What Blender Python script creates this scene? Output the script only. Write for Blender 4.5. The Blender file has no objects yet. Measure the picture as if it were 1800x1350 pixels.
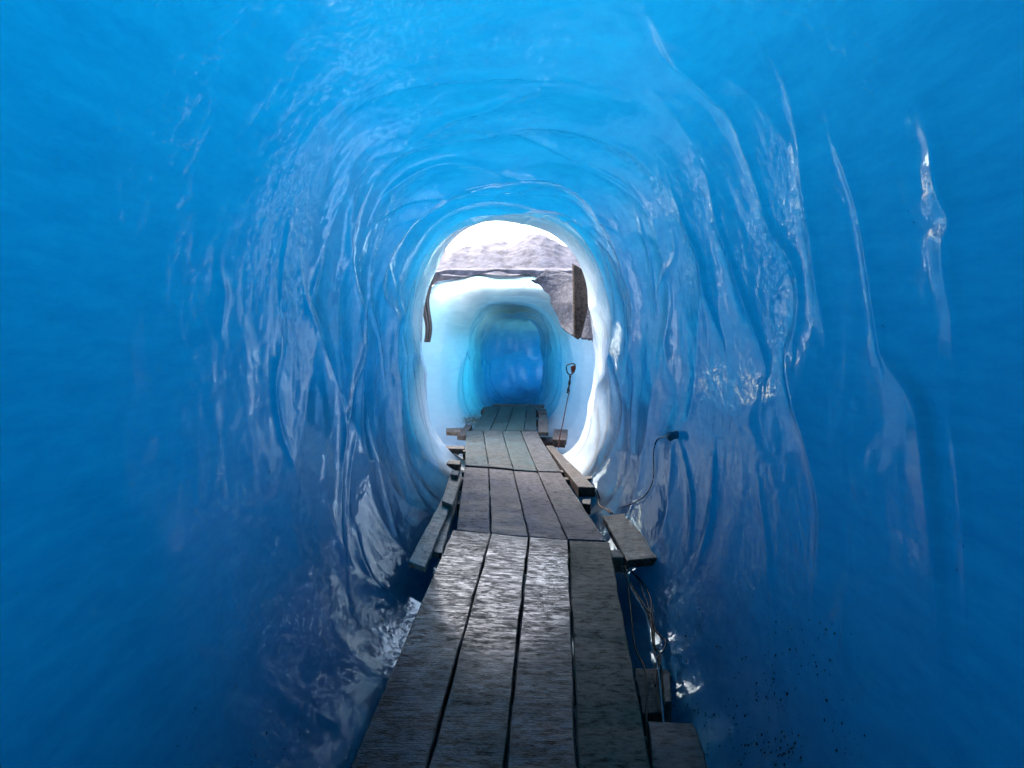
import bpy, bmesh, math, random
import numpy as np
from mathutils import Vector, Matrix
from mathutils.bvhtree import BVHTree

scene = bpy.context.scene
COL = scene.collection
R = math.radians
random.seed(7)
rng = np.random.default_rng(11)

# ------------------------------------------------------------------ camera
CAM = Vector((0.0, 0.0, 1.5))
PITCH = math.atan(115 / 1200)
cd = bpy.data.cameras.new('camera')
cd.sensor_width = 36.0
cd.lens = 24.0
cd.clip_start = 0.02
cd.clip_end = 5000
cam = bpy.data.objects.new('camera', cd)
cam.location = CAM
cam.rotation_euler = (math.pi / 2 - PITCH, 0, 0)
COL.objects.link(cam)
scene.camera = cam

# ------------------------------------------------------------------ light
SUN_EL, SUN_AZ = R(40), R(-30)        # azimuth from +Y, negative = from the left
w = bpy.data.worlds.new('World')
scene.world = w
w.use_nodes = True
nt = w.node_tree
sky = nt.nodes.new('ShaderNodeTexSky')
sky.sky_type = 'NISHITA'
sky.sun_disc = False
sky.sun_elevation = SUN_EL
sky.sun_rotation = SUN_AZ
sky.dust_density = 3.0
sky.air_density = 1.0
nt.links.new(sky.outputs[0], nt.nodes['Background'].inputs[0])
nt.nodes['Background'].inputs[1].default_value = 0.15
sl = bpy.data.lights.new('sun', 'SUN')
sl.energy = 0.9
sl.angle = R(16)
sl.color = (1.0, 0.96, 0.9)
sun = bpy.data.objects.new('sun', sl)
sd = Vector((math.sin(SUN_AZ) * math.cos(SUN_EL), math.cos(SUN_AZ) * math.cos(SUN_EL), math.sin(SUN_EL)))
sun.rotation_euler = sd.to_track_quat('Z', 'Y').to_euler()
sun.location = sd * 30
COL.objects.link(sun)

vs = scene.view_settings
vs.view_transform = 'Standard'
vs.look = 'None'
vs.exposure = 2.8
vs.gamma = 1.0
cy = scene.cycles
cy.max_bounces = 6
cy.diffuse_bounces = 2
cy.glossy_bounces = 2
cy.transmission_bounces = 4
cy.use_adaptive_sampling = True
cy.adaptive_threshold = 0.02
cy.volume_bounces = 0
cy.sample_clamp_indirect = 6.0
cy.use_denoising = True
cy.denoiser = 'OPENIMAGEDENOISE'
cy.caustics_reflective = False
cy.caustics_refractive = False


# ------------------------------------------------------------------ helpers
def ray(u, v):
    """viewing direction of a point of the photograph"""
    d = Vector(((u - 900) / 1200, 1.0, -(v - 675) / 1200))
    c, s = math.cos(-PITCH), math.sin(-PITCH)
    return Vector((d.x, c * d.y - s * d.z, s * d.y + c * d.z)).normalized()


def on_z(u, v, z=0.0):
    d = ray(u, v)
    return CAM + d * ((z - CAM.z) / d.z)


def on_y(u, v, y):
    d = ray(u, v)
    return CAM + d * ((y - CAM.y) / d.y)


def tag(o, label=None, cat=None, group=None, kind=None):
    if label: o['label'] = label
    if cat: o['category'] = cat
    if group: o['group'] = group
    if kind: o['kind'] = kind
    return o


def link_mesh(name, verts, faces, mat, parent=None, smooth=False):
    me = bpy.data.meshes.new(name)
    me.from_pydata([tuple(p) for p in verts], [], faces)
    me.update()
    if smooth:
        me.polygons.foreach_set('use_smooth', [True] * len(me.polygons))
    me.materials.append(mat)
    o = bpy.data.objects.new(name, me)
    COL.objects.link(o)
    if parent:
        o.parent = parent
        o.matrix_parent_inverse = Matrix.Translation(parent.location).inverted()
    return o


def empty(name, loc):
    o = bpy.data.objects.new(name, None)
    o.location = loc
    o.empty_display_size = 0.1
    COL.objects.link(o)
    return o


# numpy value noise ---------------------------------------------------------
_LAT = rng.random((64, 64, 64))


def vnoise(x, y, z=0.0):
    x, y, z = np.broadcast_arrays(np.asarray(x, float), np.asarray(y, float), np.asarray(z, float))
    xi, yi, zi = np.floor(x).astype(int), np.floor(y).astype(int), np.floor(z).astype(int)
    fx, fy, fz = x - xi, y - yi, z - zi
    fx, fy, fz = [f * f * f * (f * (f * 6 - 15) + 10) for f in (fx, fy, fz)]
    out = 0
    for a in (0, 1):
        for b in (0, 1):
            for c in (0, 1):
                wgt = (fx if a else 1 - fx) * (fy if b else 1 - fy) * (fz if c else 1 - fz)
                out = out + wgt * _LAT[(xi + a) % 64, (yi + b) % 64, (zi + c) % 64]
    return out * 2 - 1


def fbm(x, y, z=0.0, o=4):
    t, a = 0, 1.0
    for k in range(o):
        t = t + a * vnoise(x * 2 ** k + 3.1 * k, y * 2 ** k + 7.7 * k, z * 2 ** k + 1.3 * k)
        a *= 0.5
    return t / 1.9


_SU = rng.random((97, 64)); _SV = rng.random((97, 64)); _SA = rng.random((97, 64))


def scallops(u, v, nv, off=0, k=45.0):
    """hollows with raised edges between them: soft squared distance to jittered cell points (v periodic in nv)"""
    ui, vi = np.floor(u).astype(int), np.floor(v).astype(int)
    acc = 0
    for a in (-1, 0, 1):
        for b in (-1, 0, 1):
            cu, cv = ui + a, vi + b
            hu, hv = (cu + off) % 97, (cv % nv)
            du = u - (cu + 0.08 + 0.84 * _SU[hu, hv])
            dv = v - (cv + 0.08 + 0.84 * _SV[hu, hv])
            d2 = du * du + dv * dv + 0.25 * (_SA[hu, hv] - 0.5)
            acc = acc + np.exp(-k * d2)
    return -np.log(acc) / k


# ------------------------------------------------------------------ materials
def new_mat(name):
    m = bpy.data.materials.new(name)
    m.use_nodes = True
    n = m.node_tree
    n.nodes.clear()
    out = n.nodes.new('ShaderNodeOutputMaterial')
    return m, n, out


def nd(n, typ, **kw):
    x = n.nodes.new(typ)
    for k, v in kw.items():
        if k.startswith('i_'):
            key = k[2:]
            x.inputs[int(key) if key.isdigit() else key.replace('_', ' ')].default_value = v
        else:
            setattr(x, k, v)
    return x


def ramp(n, fac, stops):
    r = n.nodes.new('ShaderNodeValToRGB')
    el = r.color_ramp.elements
    while len(el) > 1: el.remove(el[-1])
    el[0].position, el[0].color = stops[0][0], stops[0][1]
    for p, c in stops[1:]:
        e = el.new(p); e.color = c
    n.links.new(fac, r.inputs[0])
    return r


def ice_material(name, frost=0.04, lit_crust=None, sig=(5.0, 1.62, 1.10)):
    m, n, out = new_mat(name)
    tc = nd(n, 'ShaderNodeTexCoord')
    # fine melt dimples, slightly stretched along the tunnel
    mp = nd(n, 'ShaderNodeMapping'); mp.inputs['Scale'].default_value = (1.0, 0.6, 1.0)
    n.links.new(tc.outputs['Object'], mp.inputs[0])
    n1 = nd(n, 'ShaderNodeTexNoise', i_Scale=24.0, i_Detail=3.0, i_Roughness=0.5)
    n2 = nd(n, 'ShaderNodeTexNoise', i_Scale=7.0, i_Detail=2.0, i_Roughness=0.5)
    n.links.new(mp.outputs[0], n1.inputs[0]); n.links.new(mp.outputs[0], n2.inputs[0])
    b1 = nd(n, 'ShaderNodeBump', i_Strength=0.5, i_Distance=0.016)
    b2 = nd(n, 'ShaderNodeBump', i_Strength=0.25, i_Distance=0.03)
    n.links.new(n2.outputs[0], b2.inputs['Height'])
    n.links.new(n1.outputs[0], b1.inputs['Height'])
    nm = nd(n, 'ShaderNodeTexNoise', i_Scale=1.1, i_Detail=3.0, i_Roughness=0.6)
    n.links.new(tc.outputs['Object'], nm.inputs[0])
    mm = nd(n, 'ShaderNodeMapRange', i_1=0.46, i_2=0.62, i_3=0.07, i_4=0.55, interpolation_type='SMOOTHSTEP')
    n.links.new(nm.outputs[0], mm.inputs[0]); n.links.new(mm.outputs[0], b1.inputs['Strength'])
    # melt flutes running up and over the walls
    mf = nd(n, 'ShaderNodeMapping'); mf.inputs['Scale'].default_value = (1.3, 4.0, 1.3)
    n.links.new(tc.outputs['Object'], mf.inputs[0])
    nf = nd(n, 'ShaderNodeTexNoise', i_Scale=1.0, i_Detail=2.5, i_Roughness=0.55, i_Distortion=0.6)
    n.links.new(mf.outputs[0], nf.inputs[0])
    bf = nd(n, 'ShaderNodeBump', i_Strength=0.05, i_Distance=0.10)
    n.links.new(nf.outputs[0], bf.inputs['Height'])
    n.links.new(b2.outputs[0], bf.inputs['Normal'])
    n.links.new(bf.outputs[0], b1.inputs['Normal'])
    # cloudy bubbles in the ice: a little more white scatter in patches
    n3 = nd(n, 'ShaderNodeTexNoise', i_Scale=1.6, i_Detail=5.0, i_Roughness=0.6)
    n.links.new(tc.outputs['Object'], n3.inputs[0])
    mr = nd(n, 'ShaderNodeMapRange', i_1=0.3, i_2=0.75, i_3=frost * 0.6, i_4=frost * 1.5)
    n.links.new(n3.outputs[0], mr.inputs[0])
    dif = nd(n, 'ShaderNodeBsdfDiffuse', i_Color=(0.80, 0.87, 0.93, 1))
    tra = nd(n, 'ShaderNodeBsdfTranslucent', i_Color=(0.86, 0.95, 1.0, 1))
    # faint mottling and level layers inside the ice
    ml = nd(n, 'ShaderNodeMapping'); ml.inputs['Scale'].default_value = (3.0, 3.0, 14.0)
    n.links.new(tc.outputs['Object'], ml.inputs[0])
    nl = nd(n, 'ShaderNodeTexNoise', i_Scale=1.2, i_Detail=9.0, i_Roughness=0.7)
    n.links.new(ml.outputs[0], nl.inputs[0])
    rl = ramp(n, nl.outputs[0], [(0.3, (0.70, 0.80, 0.87, 1)), (0.65, (0.92, 1.0, 1.0, 1))])
    n.links.new(rl.outputs[0], tra.inputs['Color'])
    n.links.new(b2.outputs[0], dif.inputs['Normal'])
    n.links.new(b2.outputs[0], tra.inputs['Normal'])
    fac = mr.outputs[0]
    if lit_crust:                                   # bubbly weathered ice towards the open rim, whitened further in place of daylight
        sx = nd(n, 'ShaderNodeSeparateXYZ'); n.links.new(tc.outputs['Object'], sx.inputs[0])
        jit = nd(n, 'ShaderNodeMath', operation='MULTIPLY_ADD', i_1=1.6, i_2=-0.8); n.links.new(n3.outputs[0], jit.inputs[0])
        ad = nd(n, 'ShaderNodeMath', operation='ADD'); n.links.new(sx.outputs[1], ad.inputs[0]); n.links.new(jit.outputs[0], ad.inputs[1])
        cr = nd(n, 'ShaderNodeMapRange', i_1=lit_crust[0], i_2=lit_crust[1], i_3=0.0, i_4=lit_crust[2], interpolation_type='SMOOTHSTEP')
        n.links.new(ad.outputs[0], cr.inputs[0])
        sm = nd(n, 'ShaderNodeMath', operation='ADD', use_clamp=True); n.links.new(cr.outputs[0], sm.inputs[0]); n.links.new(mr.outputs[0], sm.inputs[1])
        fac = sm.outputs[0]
    mx = nd(n, 'ShaderNodeMixShader')
    n.links.new(fac, mx.inputs[0])
    n.links.new(tra.outputs[0], mx.inputs[1]); n.links.new(dif.outputs[0], mx.inputs[2])
    gl = nd(n, 'ShaderNodeBsdfGlossy', i_Color=(0.72, 0.88, 0.98, 1), i_Roughness=0.03, distribution='BECKMANN')
    n.links.new(b1.outputs[0], gl.inputs['Normal'])
    geo = nd(n, 'ShaderNodeFresnel', i_IOR=1.30)
    n.links.new(b1.outputs[0], geo.inputs['Normal'])
    m2 = nd(n, 'ShaderNodeMixShader')
    n.links.new(geo.outputs[0], m2.inputs[0])
    n.links.new(mx.outputs[0], m2.inputs[1]); n.links.new(gl.outputs[0], m2.inputs[2])
    n.links.new(m2.outputs[0], out.inputs['Surface'])
    ab = nd(n, 'ShaderNodeVolumeAbsorption')
    den = max(sig)
    ab.inputs['Density'].default_value = den
    ab.inputs['Color'].default_value = tuple(1 - s / den for s in sig) + (1,)
    n.links.new(ab.outputs[0], out.inputs['Volume'])
    return m


def wood_material(name, rough=0.34, wet=0.5, coat=0.7, base=(0.027, 0.0235, 0.0245), scale=1.0):
    """sawn wet boards; the object colour tints each board"""
    m, n, out = new_mat(name)
    tc = nd(n, 'ShaderNodeTexCoord')
    oi = nd(n, 'ShaderNodeObjectInfo')
    at = nd(n, 'ShaderNodeVectorMath', operation='ADD')
    sc = nd(n, 'ShaderNodeVectorMath', operation='SCALE', i_Scale=37.0)
    n.links.new(oi.outputs['Random'], sc.inputs[0])
    uv = nd(n, 'ShaderNodeUVMap')
    n.links.new(uv.outputs[0], at.inputs[0]); n.links.new(sc.outputs[0], at.inputs[1])
    # u across, v along the board (metres)
    mg = nd(n, 'ShaderNodeMapping'); mg.inputs['Scale'].default_value = (38 * scale, 1.6 * scale, 1)
    n.links.new(at.outputs[0], mg.inputs[0])
    grain = nd(n, 'ShaderNodeTexNoise', i_Scale=1.0, i_Detail=6.0, i_Roughness=0.62, i_Distortion=0.4)
    n.links.new(mg.outputs[0], grain.inputs[0])
    ms = nd(n, 'ShaderNodeMapping'); ms.inputs['Scale'].default_value = (14 * scale, 60 * scale, 1)
    n.links.new(at.outputs[0], ms.inputs[0])
    saw = nd(n, 'ShaderNodeTexNoise', i_Scale=1.0, i_Detail=4.0, i_Roughness=0.7)
    n.links.new(ms.outputs[0], saw.inputs[0])
    blot = nd(n, 'ShaderNodeTexNoise', i_Scale=4.5, i_Detail=6.0, i_Roughness=0.62)
    n.links.new(at.outputs[0], blot.inputs[0])
    dirt = nd(n, 'ShaderNodeTexNoise', i_Scale=34.0, i_Detail=5.0, i_Roughness=0.75)
    n.links.new(at.outputs[0], dirt.inputs[0])
    r1 = ramp(n, blot.outputs[0], [(0.30, (0.28, 0.27, 0.27, 1)), (0.70, (1.5, 1.5, 1.5, 1))])
    r2 = ramp(n, grain.outputs[0], [(0.3, (0.72, 0.70, 0.68, 1)), (0.7, (1.2, 1.2, 1.2, 1))])
    r3 = ramp(n, dirt.outputs[0], [(0.36, (0.08, 0.075, 0.07, 1)), (0.50, (1.05, 1.05, 1.05, 1))])
    r4 = ramp(n, saw.outputs[0], [(0.30, (0.75, 0.74, 0.72, 1)), (0.55, (1.05, 1.05, 1.05, 1))])
    def mul(a, b):
        x = nd(n, 'ShaderNodeMix', data_type='RGBA', blend_type='MULTIPLY')
        x.inputs[0].default_value = 1.0
        n.links.new(a, x.inputs[6]); n.links.new(b, x.inputs[7])
        return x.outputs[2]
    rgb = nd(n, 'ShaderNodeRGB'); rgb.outputs[0].default_value = base + (1,)
    c = mul(rgb.outputs[0], oi.outputs['Color'])
    for r in (r1, r2, r3, r4): c = mul(c, r.outputs[0])
    p = nd(n, 'ShaderNodeBsdfPrincipled')
    n.links.new(c, p.inputs['Base Color'])
    rr = nd(n, 'ShaderNodeMapRange', i_1=0.3, i_2=0.7, i_3=rough - 0.10, i_4=rough + 0.2)
    n.links.new(blot.outputs[0], rr.inputs[0]); n.links.new(rr.outputs[0], p.inputs['Roughness'])
    p.inputs['Specular IOR Level'].default_value = wet
    cw = nd(n, 'ShaderNodeMapRange', i_1=0.25, i_2=0.75, i_3=coat * 1.3, i_4=coat * 0.6)
    n.links.new(blot.outputs[0], cw.inputs[0])
    # water lies in the saw marks and between the dirt: broken, grainy sheen
    wg = nd(n, 'ShaderNodeMapRange', i_1=0.40, i_2=0.60, i_3=0.15, i_4=1.5)
    wd = nd(n, 'ShaderNodeMapRange', i_1=0.42, i_2=0.58, i_3=0.1, i_4=1.3)
    n.links.new(saw.outputs[0], wg.inputs[0]); n.links.new(dirt.outputs[0], wd.inputs[0])
    m1 = nd(n, 'ShaderNodeMath', operation='MULTIPLY'); m2_ = nd(n, 'ShaderNodeMath', operation='MULTIPLY', use_clamp=True)
    n.links.new(cw.outputs[0], m1.inputs[0]); n.links.new(wg.outputs[0], m1.inputs[1])
    n.links.new(m1.outputs[0], m2_.inputs[0]); n.links.new(wd.outputs[0], m2_.inputs[1])
    n.links.new(m2_.outputs[0], p.inputs['Coat Weight'])
    p.inputs['Coat Tint'].default_value = (0.86, 0.86, 1.0, 1)
    sv = nd(n, 'ShaderNodeMapRange', i_1=0.38, i_2=0.62, i_3=wet * 0.4, i_4=wet * 1.4)
    n.links.new(dirt.outputs[0], sv.inputs[0]); n.links.new(sv.outputs[0], p.inputs['Specular IOR Level'])
    p.inputs['Coat Roughness'].default_value = 0.12
    h = nd(n, 'ShaderNodeMath', operation='ADD')
    h2 = nd(n, 'ShaderNodeMath', operation='MULTIPLY', i_1=0.35)
    n.links.new(grain.outputs[0], h2.inputs[0])
    fine = nd(n, 'ShaderNodeTexNoise', i_Scale=150.0, i_Detail=3.0, i_Roughness=0.7)
    n.links.new(at.outputs[0], fine.inputs[0])
    h3 = nd(n, 'ShaderNodeMath', operation='MULTIPLY_ADD', i_1=0.6)
    n.links.new(fine.outputs[0], h3.inputs[0]); n.links.new(h2.outputs[0], h3.inputs[2])
    h4 = nd(n, 'ShaderNodeMath', operation='MULTIPLY', i_1=0.6)
    n.links.new(saw.outputs[0], h4.inputs[0])
    n.links.new(h4.outputs[0], h.inputs[0]); n.links.new(h3.outputs[0], h.inputs[1])
    b = nd(n, 'ShaderNodeBump', i_Strength=0.6, i_Distance=0.006)
    n.links.new(h.outputs[0], b.inputs['Height'])
    n.links.new(b.outputs[0], p.inputs['Normal'])
    n.links.new(p.outputs[0], out.inputs[0])
    return m


def noise_material(name, stops, scale=6.0, rough=0.85, bump=0.6, dist=0.03, detail=8, spec=0.3):
    m, n, out = new_mat(name)
    tc = nd(n, 'ShaderNodeTexCoord')
    t = nd(n, 'ShaderNodeTexNoise', i_Scale=scale, i_Detail=float(detail), i_Roughness=0.68)
    n.links.new(tc.outputs['Object'], t.inputs[0])
    r = ramp(n, t.outputs[0], stops)
    p = nd(n, 'ShaderNodeBsdfPrincipled', i_Roughness=rough)
    p.inputs['Specular IOR Level'].default_value = spec
    n.links.new(r.outputs[0], p.inputs['Base Color'])
    b = nd(n, 'ShaderNodeBump', i_Strength=bump, i_Distance=dist)
    n.links.new(t.outputs[0], b.inputs['Height']); n.links.new(b.outputs[0], p.inputs['Normal'])
    n.links.new(p.outputs[0], out.inputs[0])
    return m


def plain_material(name, col, rough=0.5, metal=0.0):
    m, n, out = new_mat(name)
    tc = nd(n, 'ShaderNodeTexCoord')
    t = nd(n, 'ShaderNodeTexNoise', i_Scale=30.0, i_Detail=4.0)
    n.links.new(tc.outputs['Object'], t.inputs[0])
    r = ramp(n, t.outputs[0], [(0.3, tuple(c * 0.7 for c in col) + (1,)), (0.7, tuple(min(1, c * 1.2) for c in col) + (1,))])
    p = nd(n, 'ShaderNodeBsdfPrincipled', i_Roughness=rough, i_Metallic=metal)
    p.inputs['Specular IOR Level'].default_value = 0.15
    n.links.new(r.outputs[0], p.inputs['Base Color'])
    n.links.new(p.outputs[0], out.inputs[0])
    return m


ICE = ice_material('blue_glacier_ice', lit_crust=(6.6, 8.3, 0.75))
FAR_ICE = ice_material('bubbly_glacier_ice', frost=0.12, lit_crust=(11.8, 10.2, 0.5), sig=(3.8, 0.70, 0.34))
WOOD = wood_material('damp_sawn_board', rough=0.55, wet=0.16, coat=0.03)
WETWOOD = wood_material('wet_sawn_board', rough=0.36, wet=0.10, coat=0.36)
ROUGHWOOD = wood_material('rough_timber', coat=0.15, rough=0.6, wet=0.35, base=(0.07, 0.058, 0.05), scale=1.4)
GROUND = noise_material('dirty_firn', [(0.3, (0.10, 0.10, 0.11, 1)), (0.5, (0.30, 0.32, 0.36, 1)), (0.7, (0.55, 0.58, 0.62, 1))], scale=4.0)
SLOPE = noise_material('weathered_snow', [(0.3, (0.035, 0.032, 0.04, 1)), (0.5, (0.12, 0.108, 0.128, 1)), (0.7, (0.23, 0.215, 0.23, 1))], scale=5.0, bump=0.8, dist=0.06)
SPECK = noise_material('gritty_ice', [(0.34, (0.02, 0.02, 0.024, 1)), (0.5, (0.055, 0.053, 0.068, 1)), (0.66, (0.115, 0.11, 0.135, 1))], scale=22.0, bump=0.7, dist=0.02)
GRIT = plain_material('black_grit', (0.012, 0.011, 0.010), 0.6)
CLOTH = noise_material('grey_sheet', [(0.3, (0.03, 0.03, 0.034, 1)), (0.7, (0.10, 0.095, 0.10, 1))], scale=3.0, bump=0.2, rough=0.8)
CABLE = plain_material('brown_cable', (0.03, 0.014, 0.009), 0.6)
CABLE_B = plain_material('black_cable', (0.008, 0.007, 0.007), 0.6)
CABLE_C = plain_material('pale_blue_cable', (0.07, 0.19, 0.23), 0.7)
REDCORD = plain_material('red_cord', (0.05, 0.012, 0.010), 0.8)
PIPE = plain_material('blue_grey_pipe', (0.04, 0.13, 0.18), 0.45)
STRAW = plain_material('dry_straw', (0.12, 0.15, 0.13), 0.8)

# ------------------------------------------------------------------ ice tunnels
FLOOR_ICE = -0.30


def build_ice(name, ss, centre, halfw, top, bottom, disp, thick, nphi, sub, yoff=None, expo=2.6, mat=None):
    """closed body of ice round a hollow: detailed inner surface, coarser outer one, joined at both rims"""
    ss = np.asarray(ss)
    ns = len(ss)
    phi = np.linspace(0, 2 * np.pi, nphi, endpoint=False)
    S, P = np.meshgrid(ss, phi, indexing='ij')
    a = halfw(S, P); zt = top(S, P); zb = bottom(S, P)
    b = (zt - zb) / 2; zc = (zt + zb) / 2
    c, s = np.cos(P), np.sin(P)
    ex = expo(S, P) if callable(expo) else expo
    rad = (np.abs(c / a) ** ex + np.abs(s / b) ** ex) ** (-1 / ex)
    rin = rad + disp(S, P, rad)
    cx, cyy, tx, ty = centre(S)                # centre line and its tangent
    nx, ny = ty, -tx                           # to the right of the path
    yo = yoff(S, P) if yoff else 0.0
    def place(r):
        lx = r * c
        X = cx + nx * lx + tx * yo
        Y = cyy + ny * lx + ty * yo
        Z = zc + r * s
        return np.stack([X, Y, Z], -1)
    inner = place(rin)
    th = thick(S, P)
    outer = place(rin * 0 + rad + th)
    isub = sorted(set(list(range(0, ns, sub)) + [ns - 1]))
    outer = outer[isub][:, ::sub]
    no, mo = outer.shape[0], outer.shape[1]
    V = np.concatenate([inner.reshape(-1, 3), outer.reshape(-1, 3)])
    i, j = np.meshgrid(np.arange(ns - 1), np.arange(nphi), indexing='ij')
    j2 = (j + 1) % nphi
    F1 = np.stack([i * nphi + j, i * nphi + j2, (i + 1) * nphi + j2, (i + 1) * nphi + j], -1).reshape(-1, 4)
    o0 = ns * nphi
    i, j = np.meshgrid(np.arange(no - 1), np.arange(mo), indexing='ij')
    j2 = (j + 1) % mo
    F2 = (o0 + np.stack([i * mo + j, (i + 1) * mo + j, (i + 1) * mo + j2, i * mo + j2], -1)).reshape(-1, 4)
    faces = [tuple(f) for f in F1] + [tuple(f) for f in F2]
    def rim(ri, ro, flip):
        for J in range(mo):
            A, B = o0 + ro * mo + J, o0 + ro * mo + (J + 1) % mo
            for q in range(sub):
                p0, p1 = ri * nphi + J * sub + q, ri * nphi + (J * sub + q + 1) % nphi
                t = (A, p1, p0) if not flip else (A, p0, p1)
                faces.append(t)
            t = (A, B, ri * nphi + (J * sub + sub) % nphi)
            faces.append(t if not flip else t[::-1])
    rim(0, 0, False); rim(ns - 1, no - 1, True)
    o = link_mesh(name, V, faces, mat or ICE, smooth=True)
    bm = bmesh.new(); bm.from_mesh(o.data)
    bmesh.ops.recalc_face_normals(bm, faces=bm.faces)
    bm.to_mesh(o.data); bm.free()
    return o


def sstep(x, a, b):
    t = np.clip((x - a) / (b - a), 0, 1)
    return t * t * (3 - 2 * t)


# ---- single raised melt edges on the near tunnel's walls and roof
NEAR_A = lambda S: 1.07 + 0.05 * np.sin(S * 0.5 + 1.0)
NEAR_T = lambda S: 2.62 + 0.06 * np.sin(S * 0.8)


def to_wall(u, v):
    """where a line of sight meets the smooth tunnel: distance along it and angle round it"""
    d = ray(u, v)
    t = 0.3
    while t < 12:
        p = CAM + d * t
        a, zt = NEAR_A(p.y), NEAR_T(p.y)
        b, zc = (zt - FLOOR_ICE) / 2, (zt + FLOOR_ICE) / 2
        if abs(p.x / a) ** 2.6 + abs((p.z - zc) / b) ** 2.6 > 1: break
        t += 0.01
    return p.y, math.atan2(p.z - zc, p.x)


RIDGES = [  # (points, height, flank before, flank after)
    ([(497, 380), (486, 450), (482, 540)], .018, .03, .10),
    ([(518, 440), (528, 520), (560, 610), (598, 710), (604, 800), (612, 960), (624, 1060)], .040, .14, .04),
    ([(566, 450), (545, 500), (536, 530)], .022, .05, .05),
    ([(655, 520), (642, 620), (612, 720), (602, 800)], .030, .04, .12),
    ([(622, 330), (612, 430), (634, 520), (652, 570)], .028, .10, .03),
    ([(664, 420), (655, 520), (676, 600), (688, 690)], .028, .03, .10),
    ([(684, 440), (702, 520), (692, 640), (702, 730)], .026, .08, .03),
    ([(482, 610), (468, 680), (478, 760), (506, 830)], .022, .03, .08),
    ([(654, 730), (664, 800), (690, 870), (712, 950)], .034, .10, .03),
    ([(708, 470), (714, 560), (722, 650), (746, 770), (752, 860)], .030, .04, .10),
    ([(622, 770), (624, 920)], .020, .03, .06),
    ([(636, 920), (660, 1000), (694, 1036)], .034, .12, .04),
    ([(372, 470), (384, 520), (376, 590)], .012, .03, .06),
    ([(1225, 130), (1280, 200), (1300, 250), (1325, 320), (1345, 400), (1384, 460), (1396, 530), (1384, 588)], .032, .03, .12),
    ([(1345, 90), (1382, 160), (1408, 320), (1418, 400), (1426, 490), (1442, 585)], .034, .04, .11),
    ([(1450, 250), (1480, 320), (1498, 370), (1512, 450), (1528, 570), (1540, 625)], .034, .12, .04),
    ([(1600, 150), (1632, 240), (1646, 320), (1676, 380), (1660, 440), (1676, 560), (1672, 660)], .040, .05, .16),
    ([(1196, 340), (1216, 400), (1232, 440), (1242, 520), (1262, 610)], .032, .03, .10),
    ([(1246, 310), (1264, 390), (1290, 480), (1312, 560), (1334, 650)], .030, .03, .10),
    ([(1186, 390), (1188, 450), (1166, 490), (1152, 540)], .028, .06, .03),
    ([(1122, 360), (1142, 420), (1150, 490), (1156, 560)], .026, .03, .08),
    ([(1384, 588), (1368, 640), (1404, 760), (1428, 900), (1404, 1060)], .030, .20, .05),
    ([(1540, 625), (1604, 690), (1632, 770), (1646, 900), (1650, 1060), (1640, 1230)], .050, .03, .25),
    ([(1660, 690), (1690, 850), (1702, 1010), (1690, 1180)], .024, .04, .10),
    ([(1190, 770), (1202, 860), (1188, 950)], .030, .04, .10),
    ([(1246, 790), (1238, 880), (1200, 970)], .034, .05, .10),
    ([(1320, 830), (1330, 960), (1322, 1120)], .022, .03, .10),
    ([(1430, 1110), (1462, 1080), (1458, 1160), (1475, 1220), (1520, 1210)], .026, .03, .08),
    ([(655, 275), (760, 250), (860, 232), (892, 222), (960, 255), (1040, 290), (1115, 330)], .036, .12, .03),
    ([(640, 170), (770, 132), (880, 122), (960, 132)], .022, .10, .04),
    ([(700, 270), (770, 205), (860, 180), (940, 138)], .026, .04, .10),
    ([(670, 345), (720, 302), (830, 278), (930, 300)], .030, .04, .10),
    ([(640, 400), (740, 348), (830, 322), (930, 298)], .030, .10, .03),
    ([(700, 395), (790, 352), (900, 335), (996, 322)], .026, .08, .03),
    ([(940, 340), (1040, 362), (1100, 402)], .026, .10, .03),
    ([(1128, -20), (1176, 90), (1226, 135), (1262, 180)], .040, .25, .05),
    ([(900, 395), (1000, 385), (1080, 420)], .020, .06, .03),
]


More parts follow.
